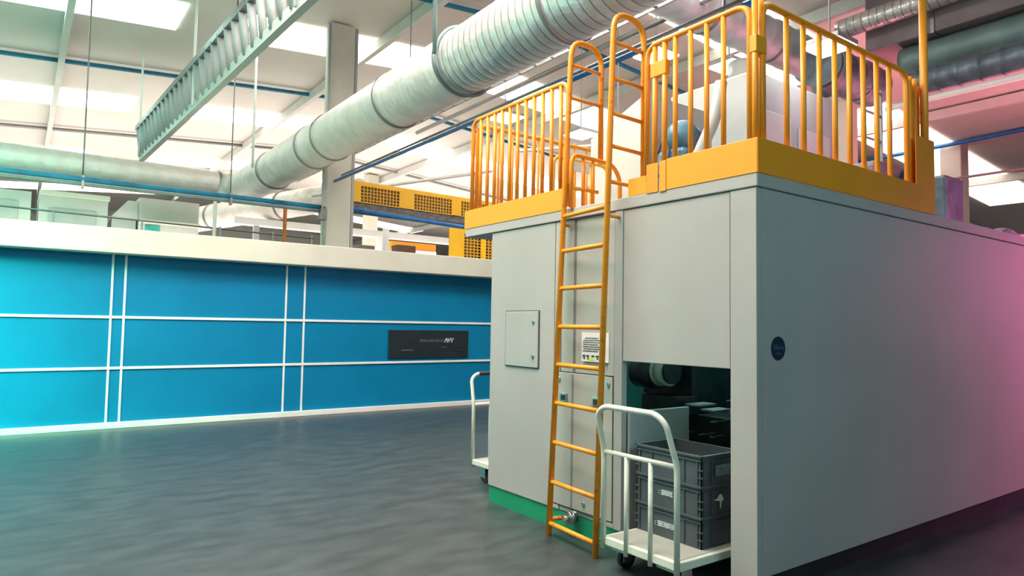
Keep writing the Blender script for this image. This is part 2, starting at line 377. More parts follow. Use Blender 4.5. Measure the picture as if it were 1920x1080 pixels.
for i, y in enumerate((3.715, 3.675, 3.62, 3.575, 3.51)):
    b.box(CX-.008, CX-.005, y-.022, y+.008, 1.300, 1.314); b.box(CX-.008, CX-.005, y-.018, y-.002, 1.284, 1.296)
b.build('icon_row', 'ink_navy', ns)
MB().box(CX-.0085, CX-.005, 3.60, 3.655, 1.279, 1.300).build('yellow_icon', 'yellow_label', ns)
# round logo sticker on the side
lg = thing('round_sticker', (3.553, CY, 1.41), 'round dark navy sticker with faint lettering on the side panel', 'sticker')
MB().tube([(3.553, CY-.0005, 1.412), (3.553, CY-.005, 1.412)], .068, 40).build('disc', 'logo_navy', lg)
b = MB(); yy = CY-.006; zc = 1.405
for px, sh in ((3.508, [(0, .030), (.003, 0), (.009, .018), (.015, 0), (.019, .028)]), (3.531, [(0, .018), (.001, 0)]), (3.536, [(0, .026), (.001, 0), (.008, .002), (.009, .018)]), (3.549, [(0, 0), (.001, .018), (.008, .017), (.009, 0)]),
               (3.562, [(.009, .030), (.009, 0), (0, .002), (.001, .014), (.009, .015)]), (3.575, [(0, 0), (.003, .002)]), (3.582, [(.008, .002), (0, .0), (0, .014), (.008, .015), (.007, .008)]), (3.593, [(0, .015), (.001, 0), (.008, .001), (.009, .015)])):
    stroke(b, [(px+q, zc+r_) for q, r_ in sh], .0038, yy, .003)
x = 3.53
while x < 3.578: b.box(x, x+.004, yy-.001, yy+.002, 1.378, 1.386); x += .0065
b.build('lettering', 'logo_text', lg)

# ================================================================== DECK RAILINGS ON TOP
ZT = 3.42; KT = 2.607
def railing(name, label, p0, p1, n_bal, top_pts, kick=None, rb=.0165, rt_=.019, baseZ=KT, posts=(), bal_top=None):
    p0 = Vector(p0); p1 = Vector(p1)
    root = thing(name, (p0.x, p0.y, H), label, 'railing')
    MB().tube(top_pts, rt_, 12, fillet=.10).build('top_rail', 'orange_paint', root)
    bt = bal_top or ZT
    d = (p1-p0)/(n_bal+1)
    q = p0+d
    b0 = MB().tube([(q.x, q.y, H+.03), (q.x, q.y, bt)], rb, 10).build('baluster', 'orange_paint', root)
    for i in range(1, n_bal):
        c = shift_copy(b0, d*i); c.parent = root
    if kick:
        for (a, b_, z0, z1, mm) in kick:
            x0, x1 = sorted((a[0], b_[0])); y0, y1 = sorted((a[1], b_[1]))
            MB().box(x0, x1, y0, y1, z0, z1, .002).build('kick_plate', mm, root)
    return root
XR = CX+.03
r = railing('deck_railing', 'orange railing on the enclosure, far section left of the ladder', (XR, 5.30, 0), (XR, 3.93, 0), 11,
        [(XR, 5.32, H+.03), (XR, 5.32, ZT), (XR, 3.96, ZT), (XR, 3.96, H+.03)],
        [((CX-.016, 3.945), (CX-.010, 5.37), H-.005, 2.575, 'kick_paint')])
MB().box(CX-.018, CX-.008, 3.86, 3.94, H+.02, 2.6, .002).build('end_plate', 'orange_paint', r)
railing('deck_railing', 'orange railing on the enclosure, front section between ladder and near corner', (XR, 3.02, 0), (XR, 2.40, 0), 4,
        [(XR, 3.14, H+.01), (XR, 3.14, ZT), (XR, 2.34, ZT), (XR, 2.34, H+.01)],
        [((CX-.016, 2.266), (CX-.010, 2.93), H-.004, KT, 'kick_paint'), ((CX-.017, 3.0), (CX-.011, 3.10), H-.006, KT-.01, 'orange_paint'), ((CX-.012, 3.105), (CX-.006, 3.27), H+.0, 2.53, 'kick_paint'), ((CX-.021, 2.93), (CX-.015, 2.985), H-.01, 2.60, 'kick_paint')])
rs = railing('deck_railing', 'orange railing on the enclosure above the long side with round sticker', (3.52, CY+.03, 0), (5.18, CY+.03, 0), 8,
        [(3.46, CY+.03, H+.01), (3.46, CY+.03, ZT+.02), (5.26, CY+.03, ZT+.02), (5.26, CY+.03, H+.01)],
        [((CX-.014, CY-.018), (5.60, CY-.012), H-.004, KT, 'orange_paint')], rb=.0175)
# paired posts with clamp plates joining the sections
def joint(x, y, label, zt=3.5, dx=0, dy=.07, zc=3.20):
    t = thing('railing_joint', (x, y, H), label, 'railing clamp')
    for s_ in (0, 1): MB().tube([(x+dx*s_, y-dy*s_, H), (x+dx*s_, y-dy*s_, zt)], .019, 10).build('post', 'orange_paint', t)
    a = min(x, x+dx); b_ = min(y, y-dy)
    MB().box(a-.022, max(x, x+dx)+.022, b_-.024, max(y, y-dy)+.024, zc, zc+.10, .004).build('clamp_plate', 'kick_paint', t)
    return t
joint(CX+.035, 3.075, 'doubled orange posts with clamp plate, nearest the ladder hoops', 3.44, 0, .085, 3.19)
joint(CX+.035, 2.31, 'doubled orange posts with clamp plate over the near corner', 3.46, .06, .0, 3.12)
railing('deck_railing', 'orange railing across the far end of the deck, seen through the far section', (3.5, 5.30, 0), (5.6, 5.30, 0), 12,
        [(3.42, 5.30, H+.01), (3.42, 5.30, ZT-.03), (5.75, 5.30, ZT-.03), (5.75, 5.30, H+.01)], [((3.39, 5.34), (5.78, 5.346), H, 2.56, 'orange_paint')], rb=.013)
# tall post and end plate at the right end
tp = thing('gate_post', (5.56, CY+.02, H), 'tall orange post with solid plate at the right end of the side railing', 'post')
MB().tube([(5.53, CY+.02, H), (5.53, CY+.02, 4.35)], .028, 12).build('post', 'orange_paint', tp)
for x in (5.30, 5.36, 5.44, 5.59): MB().tube([(x, CY+.05, H), (x, CY+.05, 3.44)], .017, 10).build('side_bar', 'orange_paint', tp)
MB().box(5.31, 5.612, CY-.011, CY-.004, KT-.02, 2.975).build('solid_plate', 'orange_paint', tp)
MB().box(5.33, 5.58, CY+.075, CY+.083, H, 3.42).build('folded_screen', 'orange_paint', tp)

# ================================================================== LADDER
ld = thing('ladder', (3.16, 3.63, 0), 'orange steel ladder with two grab hoops fixed to the enclosure front', 'ladder')
def stx(z, k_): return (3.195+.045*z) if k_ == 0 else (3.150+.036*z)
YL, YR = 3.90, 3.36
for k_, y in ((0, YL), (1, YR)):
    zt = 3.73; xf = stx(zt, k_); xb = (3.675 if k_ == 0 else 3.585)
    zend = 2.80 if k_ == 0 else H+.01
    MB().tube([(stx(0, k_), y, 0), (xf, y, zt), (xb, y, zt-.02), (xb, y, zend)], .0215, 12, fillet=.14).build('stile', 'orange_worn', ld)
    b = MB()
for i, z in enumerate((.09, .385, .67, .955, 1.235, 1.515, 1.80, 2.08, 2.345)):
    MB().tube([(stx(z, 0), YL, z), (stx(z, 1), YR, z)], .0165, 10).build('rung', 'orange_worn', ld)
for z in (3.53, 3.27): MB().tube([(stx(z, 0), YL, z), (3.675, YL, z-.005)], .014, 10).build('hoop_bar', 'orange_paint', ld)
for z in (3.51, 3.25, 3.0, 2.77, 2.52): MB().tube([(stx(z, 1), YR, z), (3.585, YR, z-.01)], .014, 10).build('hoop_bar', 'orange_paint', ld)
for z in (.5, 1.7):
    for k_, y in ((0, YL), (1, YR)):
        pass
MB().tube([(stx(2.25, 0), YL, 2.28), (CX, YL, 2.28)], .012, 8).build('wall_bracket', 'orange_paint', ld)
MB().tube([(stx(2.25, 1), YR, 2.28), (CX, YR, 2.28)], .012, 8).build('wall_bracket', 'orange_paint', ld)
MB().tube([(stx(.12, 1), YR, .11), (CX+.0, YR, .11)], .012, 8).build('wall_bracket', 'orange_paint', ld)
MB().tube([(stx(.12, 0), YL, .11), (CX+.02, YL, .11)], .012, 8).build('wall_bracket', 'orange_paint', ld)
# low swing gate beside the left hoop
g = thing('swing_gate', (3.4, 3.87, H), 'low orange gate with upright bars behind the ladder top', 'gate')
MB().tube([(3.33, YL-.05, H), (3.33, YL-.05, 2.82), (3.76, YL-.05, 2.80), (3.84, YL-.05, 2.70), (3.84, YL-.05, H)], .017, 10, fillet=.08).build('gate_frame', 'orange_paint', g)
MB().tube([(3.33, YL-.05, 2.565), (3.60, YL-.05, 2.56)], .015, 10).build('middle_bar', 'orange_paint', g)
for x in (3.45, 3.55, 3.70): MB().tube([(x, YL-.05, H), (x, YL-.05, 2.81)], .014, 8).build('baluster', 'orange_paint', g)
g = thing('deck_hoop', (3.75, 4.3, H), 'thin yellow hoop rail standing farther back on the deck', 'railing')
MB().tube([(3.62, 4.42, H), (3.62, 4.42, 2.96), (4.25, 4.42, 2.96), (4.25, 4.42, H)], .016, 10, fillet=.08).build('hoop', 'yellow_paint', g)
MB().box(3.82, 4.02, 4.405, 4.412, 2.86, 2.95).build('plate', 'paper', g)
for x in (3.85, 4.05): MB().tube([(x, 4.42, H), (x, 4.42, 2.95)], .011, 8).build('baluster', 'yellow_paint', g)

# ================================================================== TROLLEYS
def trolley(D=.92):
    t = thing('platform_trolley', (0, 0, 0), '', 'trolley')     # local frame: handle plane at x=0, platform towards +x, width along y
    W, Z = .615, .205
    MB().box(0, D, 0, W, Z-.05, Z, .006).build('platform', 'white_enamel', t)
    MB().box(.03, D-.03, .03, W-.03, Z, Z+.004).build('deck_mat', 'deck_plate', t)
    MB().tube([(0, .012, Z-.07), (0, .012, .74), (-.075, .03, .98), (-.085, .10, 1.03), (-.085, W-.10, 1.03), (-.075, W-.03, .98), (0, W-.012, .74), (0, W-.012, Z-.07)], .0175, 12, fillet=.05).build('handle', 'white_enamel', t)
    MB().tube([(0, .012, .735), (0, W-.012, .735)], .015, 10).build('crossbar', 'white_enamel', t)
    for y in (.21, .405): MB().tube([(0, y, Z-.07), (0, y, .735)], .0145, 10).build('upright_bar', 'white_enamel', t)
    MB().box(.03, .06, .06, .19, Z-.075, Z-.05).box(.03, .06, W-.19, W-.06, Z-.075, Z-.05).build('end_step', 'steel', t)
    for x in (.12, D-.12):
        for y in (.075, W-.075):
            c = MB().tube([(x+.02, y-.016, .066), (x+.02, y+.016, .066)], .066, 22).build('wheel', 'rubber', t)
            MB().tube([(x+.02, y-.018, .066), (x+.02, y+.018, .066)], .030, 16).build('hub', 'steel', c)
            MB().box(x-.03, x+.05, y-.03, y-.022, .05, Z-.05).box(x-.03, x+.05, y+.022, y+.03, .05, Z-.05).box(x-.04, x+.06, y-.04, y+.04, Z-.06, Z-.05).build('caster_fork', 'steel', t)
    return t
t1 = trolley(); t1.location = (3.045, 2.572, 0)
t1['label'] = 'white platform trolley carrying three crates, pushed into the open bay'
t1['group'] = 'white platform trolleys'
t2 = trolley(.66); t2['group'] = 'white platform trolleys'; t2.location = (3.66, 5.67, 0); t2.rotation_euler = (0, 0, -math.pi/2)
t2['label'] = 'white platform trolley half hidden behind the far end of the enclosure'
gr = MB(); gr.tube([(-.085, .12, 1.03), (-.085, .50, 1.03)], .0205, 12); g_ = gr.build('hand_grip', 'rubber', None); g_.parent = t2
# ================================================================== CRATES
def crate():
    t = thing('plastic_crate', (0, 0, 0), '', 'crate')
    W, D, Hh = .545, .40, .185     # along y, along x
    b = MB(); wl = .006
    b.box(.015, D-.015, .015, W-.015, 0, .008)
    for x0, x1, y0, y1 in ((.012, .018, .012, W-.012), (D-.018, D-.012, .012, W-.012), (.012, D-.012, .012, .018), (.012, D-.012, W-.018, W-.012)):
        b.box(x0, x1, y0, y1, 0, Hh)
    shell = b
    b = MB()
    for z0, z1, o_ in ((Hh-.012, Hh, 0), (Hh-.036, Hh-.030, .003)):
        for x0, x1, y0, y1 in ((o_, .018, o_, W-o_), (D-.018, D-o_, o_, W-o_), (o_, D-o_, o_, .018), (o_, D-o_, W-.018, W-o_)):
            b.box(x0, x1, y0, y1, z0, z1, .001)
    b.build('rim', 'crate', t)
    b = shell
    for y in (.04, .14, .40, .505): b.box(.004, .014, y-.004, y+.004, .012, Hh-.03)
    for x in (.03, .10, .30, .37): b.box(x-.004, x+.004, .004, .014, .012, Hh-.03); b.box(x-.004, x+.004, W-.014, W-.004, .012, Hh-.03)
    for z in (.05, .095): b.box(.003, .045, .003, .045, z, z+.006); b.box(.003, .045, W-.045, W-.003, z, z+.006)
    b.build('shell', 'crate', t)
    return t
cr0 = crate(); cz = .2095
crs = [cr0, copy_tree(cr0), copy_tree(cr0)]
for i, (c, l_) in enumerate(zip(crs, ('grey plastic crate on the trolley, lowest of the stack', 'grey plastic crate on the trolley, middle of the stack', 'open grey plastic crate on top of the stack in the bay'))):
    c.location = (3.325, 2.635, cz+i*.182); c['label'] = l_; c['group'] = 'crates stacked on the trolley'
def glyphs(y0, z0, n_, s_, seed, parent, x):
    rr = random.Random(seed); b = MB(); y = y0
    for i in range(n_):
        w_ = s_*.8 if i else s_*.35
        if i == 0:
            b.box(x-.003, x, y-.006, y, z0+s_*.2, z0+s_*.3); b.box(x-.003, x, y-.006, y, z0+s_*.6, z0+s_*.7)
        else:
            for k_ in range(3): b.box(x-.003, x, y-w_*rr.uniform(.8, 1), y-w_*rr.uniform(0, .15), z0+s_*(.1+.35*k_), z0+s_*(.1+.35*k_)+.0045)
            for k_ in (0, .45, .85):
                if rr.random() < .85: b.box(x-.003, x, y-w_*k_-.005, y-w_*k_, z0+s_*rr.uniform(0, .3), z0+s_)
        y -= w_+.006
    o = b.build('stencil_marking', 'stencil', None); o.parent = parent; lab(o, 'white stencilled characters'); return o
glyphs(.345, .075, 4, .036, 4, crs[1], .0118)
glyphs(.375, .060, 5, .036, 9, crs[0], .0118)
o = MB().box(.13, .27, .001, .0035, .055, .12).build('torn_label', 'sign_grey', None); o.parent = crs[2]; lab(o, 'torn grey paper label')
b = MB()
pts = [(.12, .095), (.15, .10), (.165, .12), (.185, .125), (.20, .11), (.21, .088), (.19, .08), (.184, .04), (.178, .04), (.176, .082), (.155, .088)]
b.prism([(x, .003, z) for x, z in pts], (0, 1, 0), .0035)
o = b.build('torn_label', 'stencil', None); o.parent = crs[1]; lab(o, 'white torn sticker scrap')
b = MB(); rr = random.Random(2)
for i in range(14):
    x, y = rr.uniform(.06, .3), rr.uniform(.08, .35); a = rr.uniform(0, 3); v = Vector((math.cos(a), math.sin(a), 0))
    p = Vector((3.325+x, 2.635+y, cz+.364+.02+rr.uniform(0, .05)))
    b.tube([p-v*.03, p+v*.03], .008, 6)
tag(b.build('metal_scrap', 'rubber'), 'loose dark metal parts lying in the open top crate', 'parts', kind='stuff')

# ================================================================== BIG SPIRAL DUCT OVERHEAD
def duct(name, p0, p1, r, mats, label, bands=(), step=.13, ridge=.0025, cat='duct', seam='galv_seam', caps=True):
    p0, p1 = Vector(p0), Vector(p1); d = p1-p0; Ln = d.length; d.normalize()
    root = thing(name, tuple(p0), label, cat)
    cuts = [0]+[c for c, _ in mats[1:]]+[Ln]
    for (c0, mm), a, e in zip(mats, cuts, cuts[1:]):
        pts = []; rads = []; x = a
        while x < e-.001:
            for dx, dr in ((0, 0), (step*.40, 0), (step*.5, ridge), (step*.60, 0)):
                if x+dx < e: pts.append(p0+d*(x+dx)); rads.append(r+dr)
            x += step
        pts.append(p0+d*e); rads.append(r)
        MB().tube(pts, r, 40, rads=rads).build('duct_section', mm, root)
    for bd in bands:
        MB().tube([p0+d*(bd-.03), p0+d*(bd-.028), p0+d*(bd+.028), p0+d*(bd+.03)], r, 40, rads=[r, r+.022, r+.022, r]).build('joint_band', seam, root)
    return root
DX, DZ, DR = 4.6, 4.96, .42
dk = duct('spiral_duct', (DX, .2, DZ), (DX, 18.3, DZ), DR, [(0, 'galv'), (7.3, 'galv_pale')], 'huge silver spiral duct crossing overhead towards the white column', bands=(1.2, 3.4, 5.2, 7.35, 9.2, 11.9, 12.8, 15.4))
MB().tube([(DX, 17.9, DZ), (DX, 18.35, DZ), (4.15, 18.62, DZ)], .40, 32, fillet=.35).build('elbow', 'galv_pale', dk)
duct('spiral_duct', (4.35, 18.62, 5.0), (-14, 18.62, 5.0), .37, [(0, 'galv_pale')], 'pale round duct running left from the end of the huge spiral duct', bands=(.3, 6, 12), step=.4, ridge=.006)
# hanger of the big duct
hg = thing('duct_hanger', (4.2, 7.45, 5.5), 'grey steel hanger rod and strap holding the huge spiral duct', 'hanger')
MB().tube([(4.13, 7.45, 4.95), (4.13, 7.45, roof_z(4.13)-.06)], .028, 8).build('rod', 'teal_lagging', hg)
MB().tube([(5.07, 7.45, 4.95), (5.07, 7.45, roof_z(5.07)-.06)], .022, 8).build('rod', 'teal_lagging', hg)
MB().tube([(DX+(DR+.03)*math.cos(a), 7.45, DZ+(DR+.03)*math.sin(a)) for a in [i*math.pi*2/40 for i in range(40)]], .022, 8, closed=True).build('strap_ring', 'teal_lagging', hg)
# lower branch duct
duct('branch_duct', (3.6, 24.5, 4.55), (7.3, 17.0, 5.0), .38, [(0, 'galv_pale')], 'dented pale branch duct below the huge spiral duct, left of the column', bands=(2.6, 5.5), step=.5, ridge=.006)

# ================================================================== COLUMNS
def column(x0, x1, y0, y1, z1, label, group=None):
    t = thing('column', ((x0+x1)/2, (y0+y1)/2, 0), label, 'column', group)
    MB().box(x0, x1, y0, y1, 0, z1, .03).build('shaft', 'concrete', t)
    return t
c = column(5.10, 5.66, 13.7, 13.98, 7.9, 'thick cream column rising behind the blue booth', 'building columns')
MB().tube([(5.06, 13.64, 2.8), (5.06, 13.64, 7.8)], .035, 8).build('downpipe', 'pale_grey', c)
MB().box(5.68, 5.74, 13.75, 13.83, 0, 7.9).build('corner_angle', 'pale_grey', c)
column(22, 22.55, 8.18, 8.75, 7.1, 'pale column at the far right beyond the enclosure', 'building columns')
column(16.6, 17.15, 8.7, 9.3, 7.55, 'pale column seen through the side railing', 'building columns')
column(11.9, 12.4, 27.0, 27.5, 7.9, 'distant pale column between the yellow guard panels and the booth ledge', 'building columns')
# box on the column
t = thing('junction_box', (5.0, 13.55, 4), 'small dark junction box with cables on the left of the column', 'box')
MB().box(4.93, 5.07, 13.50, 13.66, 3.62, 3.85, .01).build('case', 'galv_seam', t)
MB().box(4.98, 5.06, 13.52, 13.62, 3.9, 4.25, .01).tube([(4.97, 13.52, 3.75), (4.97, 13.52, 4.4)], .018, 8).build('cable', 'pale_grey', t)

# ================================================================== PIPES
def pipe(pts, r_, m_, label, name='pipe', fil=.1, clips=()):
    t = thing(name, tuple(pts[0]), label, 'pipe')
    MB().tube(pts, r_, 12, fillet=fil).build('pipe_run', m_, t)
    return t
pipe([(5.25, 1.0, 4.47), (5.25, 13.62, 4.47)], .030, 'blue_pipe', 'blue pipe running overhead beside the huge spiral duct to the column')
pipe([(5.40, 1.0, 4.62), (5.40, 13.62, 4.62)], .020, 'galv_seam', 'thin grey conduit just above the long blue overhead pipe', 'conduit')
pipe([(-14, 13.60, 3.885), (5.0, 13.60, 3.885)], .048, 'blue_pipe_pale', 'blue pipe running left from the column above the booth, upper of two')
PP = pipe([(-14, 13.60, 3.775), (4.98, 13.60, 3.80), (5.14, 13.76, 3.80)], .030, 'teal_lagging', 'thin teal pipe under the blue one above the booth', fil=0)
for x in (-8.2, -5.2, -2.2, .8, 3.2):
    cl = MB().box(x-.02, x+.02, 13.56, 13.66, 3.73, 3.95).tube([(x, 13.65, 3.9), (x, 13.65, roof_z(x)+.02)], .012, 6).build('pipe_hanger', 'galv_seam', PP)
pipe([(5.75, 14.0, 3.99), (9.3, 14.0, 3.86), (9.7, 14.0, 3.7)], .05, 'blue_pipe', 'blue pipe under the perforated yellow guard right of the column')
pipe([(12.0, -3.5, 5.36), (12.0, 5.6, 5.36)], .05, 'white_trim', 'bright thin pipe under the dark duct at the upper right')
pipe([(22.0, -4, 7.35), (21.8, 8.1, 7.0), (21.8, 20, 6.9)], .06, 'blue_pipe', 'blue pipe crossing in front of the far right column')
pipe([(20.0, -4, 5.6), (20.0, 20, 5.6)], .035, 'mauve_lagging', 'thin mauve pipe across the far right of the hall')
pipe([(18.0, -4, 3.7), (18.0, 20, 3.7)], .035, 'purple_cloth', 'thin purple pipe low at the far right behind the enclosure')
pipe([(5.95, 17.0, 4.75), (11.5, 17.0, 6.2)], .05, 'white_trim', 'slanting white pipe above the perforated yellow guard')

t = thing('cable_tray', (6.1, 8, 5.3), 'narrow grey cable tray running overhead behind the ladder hoops', 'cable tray')
for x in (6.0, 6.22): MB().box(x-.012, x+.012, 1.5, 19, 5.45, 5.53).build('side_rail', 'pale_grey', t)
r1 = MB().box(6.0, 6.22, 1.6, 1.64, 5.46, 5.48).build('rung', 'pale_grey', t)
for i in range(1, 44):
    c = shift_copy(r1, (0, i*.4, 0)); c.parent = t
for y in (4, 8, 12, 16): MB().tube([(6.11, y, 5.5), (6.11, y, roof_z(6.11)-.02)], .014, 6).build('hanger_rod', 'pale_grey', t)
pipe([(7.6, 18.0, 5.2), (13.0, 18.0, 5.05), (13.0, 18.0, 3.0)], .03, 'pale_grey', 'thin grey conduit above the perforated yellow guard', 'conduit')
pipe([(8.4, 3.0, 6.6), (8.4, 16.0, 6.6)], .05, 'galv_seam', 'dark conduit under the roof above the ladder hoops', 'conduit')
pipe([(7.0, 9.6, 4.6), (12.0, 9.6, 5.7)], .03, 'white_trim', 'slanting thin white pipe seen between the front railing bars', 'conduit')
MB().tube([(9.5, 9.6, 5.15), (9.5, 9.6, roof_z(9.5)+.02)], .012, 6).build('hanger_rod', 'pale_grey', [o for o in C.objects if o.name.startswith('conduit') and o.parent is None][-1])

# ================================================================== HANGING CABLE LADDER
tr = thing('cable_ladder', (2.2, 12, 5.5), 'long grey hanging cable ladder with upright slats at the upper left', 'cable ladder')
A, B_ = Vector((2.0, 17.2, 5.80)), Vector((2.50, 5.2, 5.80))
for dz, ww, mm in ((0, .05, 'galv_seam'), (-.66, .075, 'white_machine')):
    a, b2 = A+Vector((0.0 if dz == 0 else .10, 0, dz)), B_+Vector((0 if dz == 0 else .10, 0, dz*.92))
    dv = (b2-a); l = dv.length; dv.normalize(); nv = Vector((0, 0, 1)); sv = dv.cross(nv)
    MB().obox((a+b2)/2, dv, sv, nv, l/2, .05, ww).build('side_rail', mm, tr)
for i in range(34):
    f_ = (i+.5)/34; p = A.lerp(B_, f_); q = p+Vector((.08, 0, -.66+.05*f_))
    MB().tube([p, q], .06, 4).build('slat', 'pale_grey', tr)
for i, y in enumerate((16.9, 12.2, 7.6)):
    f_ = (17.2-y)/12; p = A.lerp(B_, f_)
    MB().tube([p+Vector((0, 0, -.7)), (p.x, p.y, roof_z(p.x)-.05)], .022, 8).build('hanger_rod', 'white_trim', tr)
for i, (x, y, z0) in enumerate(((4.05, 15.4, 4.9), (1.75, 15.9, 4.6), (.3, 12.0, 4.0))):
    if i == 0: tag(MB().tube([(x, y, z0), (x, y, roof_z(x)-.06)], .028, 8).build('hanger_rod', 'white_trim'), 'thin white hanger rod left of the column', 'rod')

# ================================================================== PERFORATED YELLOW GUARD (conveyor bridge)
GY = 14.3
def guard(label, x0, x1, z0f, z1f, wins, y):
    t = thing('conveyor_guard', ((x0+x1)/2, y, z0f(x0)), label, 'guard')
    b = MB(); c = x0
    segs = []
    for a, e in wins: segs.append((c, a)); c = e
    segs.append((c, x1))
    for a, e in segs:
        if e > a: b.prism([(a, y, z0f(a)), (e, y, z0f(e)), (e, y, z1f(e)), (a, y, z1f(a))], (0, 1, 0), .03)
    for a, e in wins:
        b.prism([(a, y, z1f(a)-.09), (e, y, z1f(e)-.09), (e, y, z1f(e)), (a, y, z1f(a))], (0, 1, 0), .03)
        b.prism([(a, y, z0f(a)), (e, y, z0f(e)), (e, y, z0f(e)+.015), (a, y, z0f(a)+.015)], (0, 1, 0), .03)
    b.build('frame_panel', 'yellow_paint', t)
    for a, e in wins:
        b = MB(); nx = int((e-a)/.075); nz = max(3, int((z1f(a)-.1-z0f(a))/.062))
        for i in range(nx+1):
            x = a+(e-a)*i/nx; b.box(x-.009, x+.009, y+.004, y+.016, z0f(x)+.01, z1f(x)-.085)
        for j in range(nz+1):
            f_ = j/nz
            za = z0f(a)*(1-f_)+(z1f(a)-.09)*f_; ze = z0f(e)*(1-f_)+(z1f(e)-.09)*f_
            b.prism([(a, y+.004, za-.007), (e, y+.004, ze-.007), (e, y+.004, ze+.007), (a, y+.004, za+.007)], (0, 1, 0), .012)
        b.build('perforated_grille', 'yellow_paint', t)
        b = MB(); b.prism([(a-.1, y+.12, z0f(a)), (e+.22, y+.12, z0f(e)), (e+.22, y+.12, z1f(e)-.03), (a-.1, y+.12, z1f(a)-.03)], (0, 1, 0), .02); b.build('dark_backing', 'mesh_dark', t)
    return t
gt = guard('long yellow conveyor guard with square perforated windows right of the column', 5.70, 11.5, lambda x: 4.235-.012*(x-5.7), lambda x: 4.705-.012*(x-5.7), [(6.13, 7.1), (7.48, 8.52), (8.78, 9.8), (10.1, 11.1)], GY)
b = MB(); b.prism([(5.70, GY+.04, 4.07), (11.5, GY+.04, 3.98), (11.5, GY+.04, 4.16), (5.70, GY+.04, 4.235)], (0, 1, 0), .6); b.build('conveyor_belly', 'grey_belly', gt)
for x in (9.75, 11.3): MB().box(x, x+.12, GY+.3, GY+.42, 0, 4.1).build('support_leg', 'pale_grey', gt)
guard('lower yellow guard with fine mesh windows standing above the booth ledge', 7.46, 9.6, lambda x: 2.77, lambda x: 3.60, [(7.83, 8.28), (8.40, 9.0)], 12.6)

# ================================================================== FAR FACTORY KIT LEFT OF THE COLUMN
def block(name, label, cat, parts, loc=None):
    x0, x1, y0, y1, z0, z1 = parts[0][1]
    t = thing(name, ((x0+x1)/2, (y0+y1)/2, z0), label, cat)
    for nm, bx, mm in parts: MB().box(*bx, .01).build(nm, mm, t)
    return t
block('white_cabinet', 'white cabinet at the far left above the booth ledge', 'cabinet', [('body', (-1.2, .15, 20, 21.5, 0, 4.55), 'white_machine'), ('door', (-1.0, -.1, 19.97, 20, .3, 4.3), 'pale_grey')])
block('white_oven', 'wide white machine housing above the booth ledge at the left', 'machine', [('housing', (.3, 1.75, 20, 22, 0, 4.5), 'white_machine'), ('upper_edge', (.3, 1.78, 19.9, 22, 4.5, 4.62), 'cream_paint'), ('panel', (.5, 1.5, 19.96, 20, 3.2, 4.2), 'pale_grey')])
block('white_dryer', 'tall white block beside a sloped hood, above the ledge', 'machine', [('body', (2.45, 3.9, 20, 22, 0, 4.7), 'white_machine'), ('window', (2.6, 2.95, 19.97, 20, 3.75, 4.0), 'teal_machine'), ('shelf', (2.45, 3.9, 19.7, 20, 4.02, 4.1), 'cream_paint')])
t = thing('sloped_hood', (2.1, 20, 4), 'small white sloped hood between two white machines', 'hood')
MB().prism([(1.8, 20.1, 4.1), (2.44, 20.1, 4.1), (2.44, 20.1, 4.6), (2.2, 20.1, 4.6)], (0, 1, 0), 1).build('hood', 'white_machine', t)
MB().box(1.85, 2.4, 20.1, 21, 0, 4.1).build('stand', 'pale_grey', t)
block('white_beam_frame', 'long white horizontal beam behind the column above the ledge', 'beam', [('beam', (4.75, 14.0, 19.7, 20.0, 4.22, 4.42), 'white_trim'), ('support', (5.3, 5.45, 19.75, 19.9, 0, 4.22), 'pale_grey'), ('support', (9.1, 9.3, 19.75, 19.9, 0, 4.22), 'white_trim'), ('support', (12.9, 13.05, 19.75, 19.9, 0, 4.22), 'white_trim')])
t = thing('guard_rail', (4.5, 17, 0), 'thin grey guard rail with posts just above the ledge left of the column', 'railing')
MB().tube([(-2.0, 16.6, 3.72), (5.9, 16.6, 3.60)], .02, 8).build('top_rail', 'galv_seam', t)
for x in (-1.2, .5, 2.1, 3.7, 4.9, 5.85): MB().tube([(x, 16.6, 0), (x, 16.6, 3.68)], .022, 8).build('post', 'pale_grey', t)
tag(MB().tube([(5.05, 16.2, 0), (5.05, 16.2, 4.20)], .045, 10).build('orange_post', 'rust'), 'slim orange post left of the thick cream column', 'post')
tag(MB().tube([(8.05, 17.0, 0), (8.05, 17.0, 4.1)], .09, 10).build('white_post', 'white_trim'), 'white post right of the thick column above the ledge', 'post')
tag(MB().tube([(3.55, 16.5, 0), (3.55, 16.5, 4.3)], .04, 10).build('pink_post', 'cream_paint'), 'slim pale post below the end of the left pale duct', 'post')
block('conveyor_table', 'row of small grey machine boxes behind the ledge right of the column', 'machine', [('bed', (6.6, 9.9, 18, 19, 0, 3.45), 'pale_grey'), ('box', (6.9, 7.3, 17.8, 18.2, 3.45, 3.75), 'white_machine'), ('box', (7.6, 8.1, 17.8, 18.2, 3.45, 3.7), 'galv_seam'), ('box', (8.8, 9.4, 17.8, 18.2, 3.45, 3.8), 'mesh_dark')])
block('orange_bin', 'small orange bin on the distant machines right of the column', 'bin', [('bin', (9.9, 11.6, 20.5, 21.2, 0, 4.25), 'orange_paint'), ('band', (9.9, 11.6, 20.46, 20.5, 3.9, 4.0), 'white_trim')])

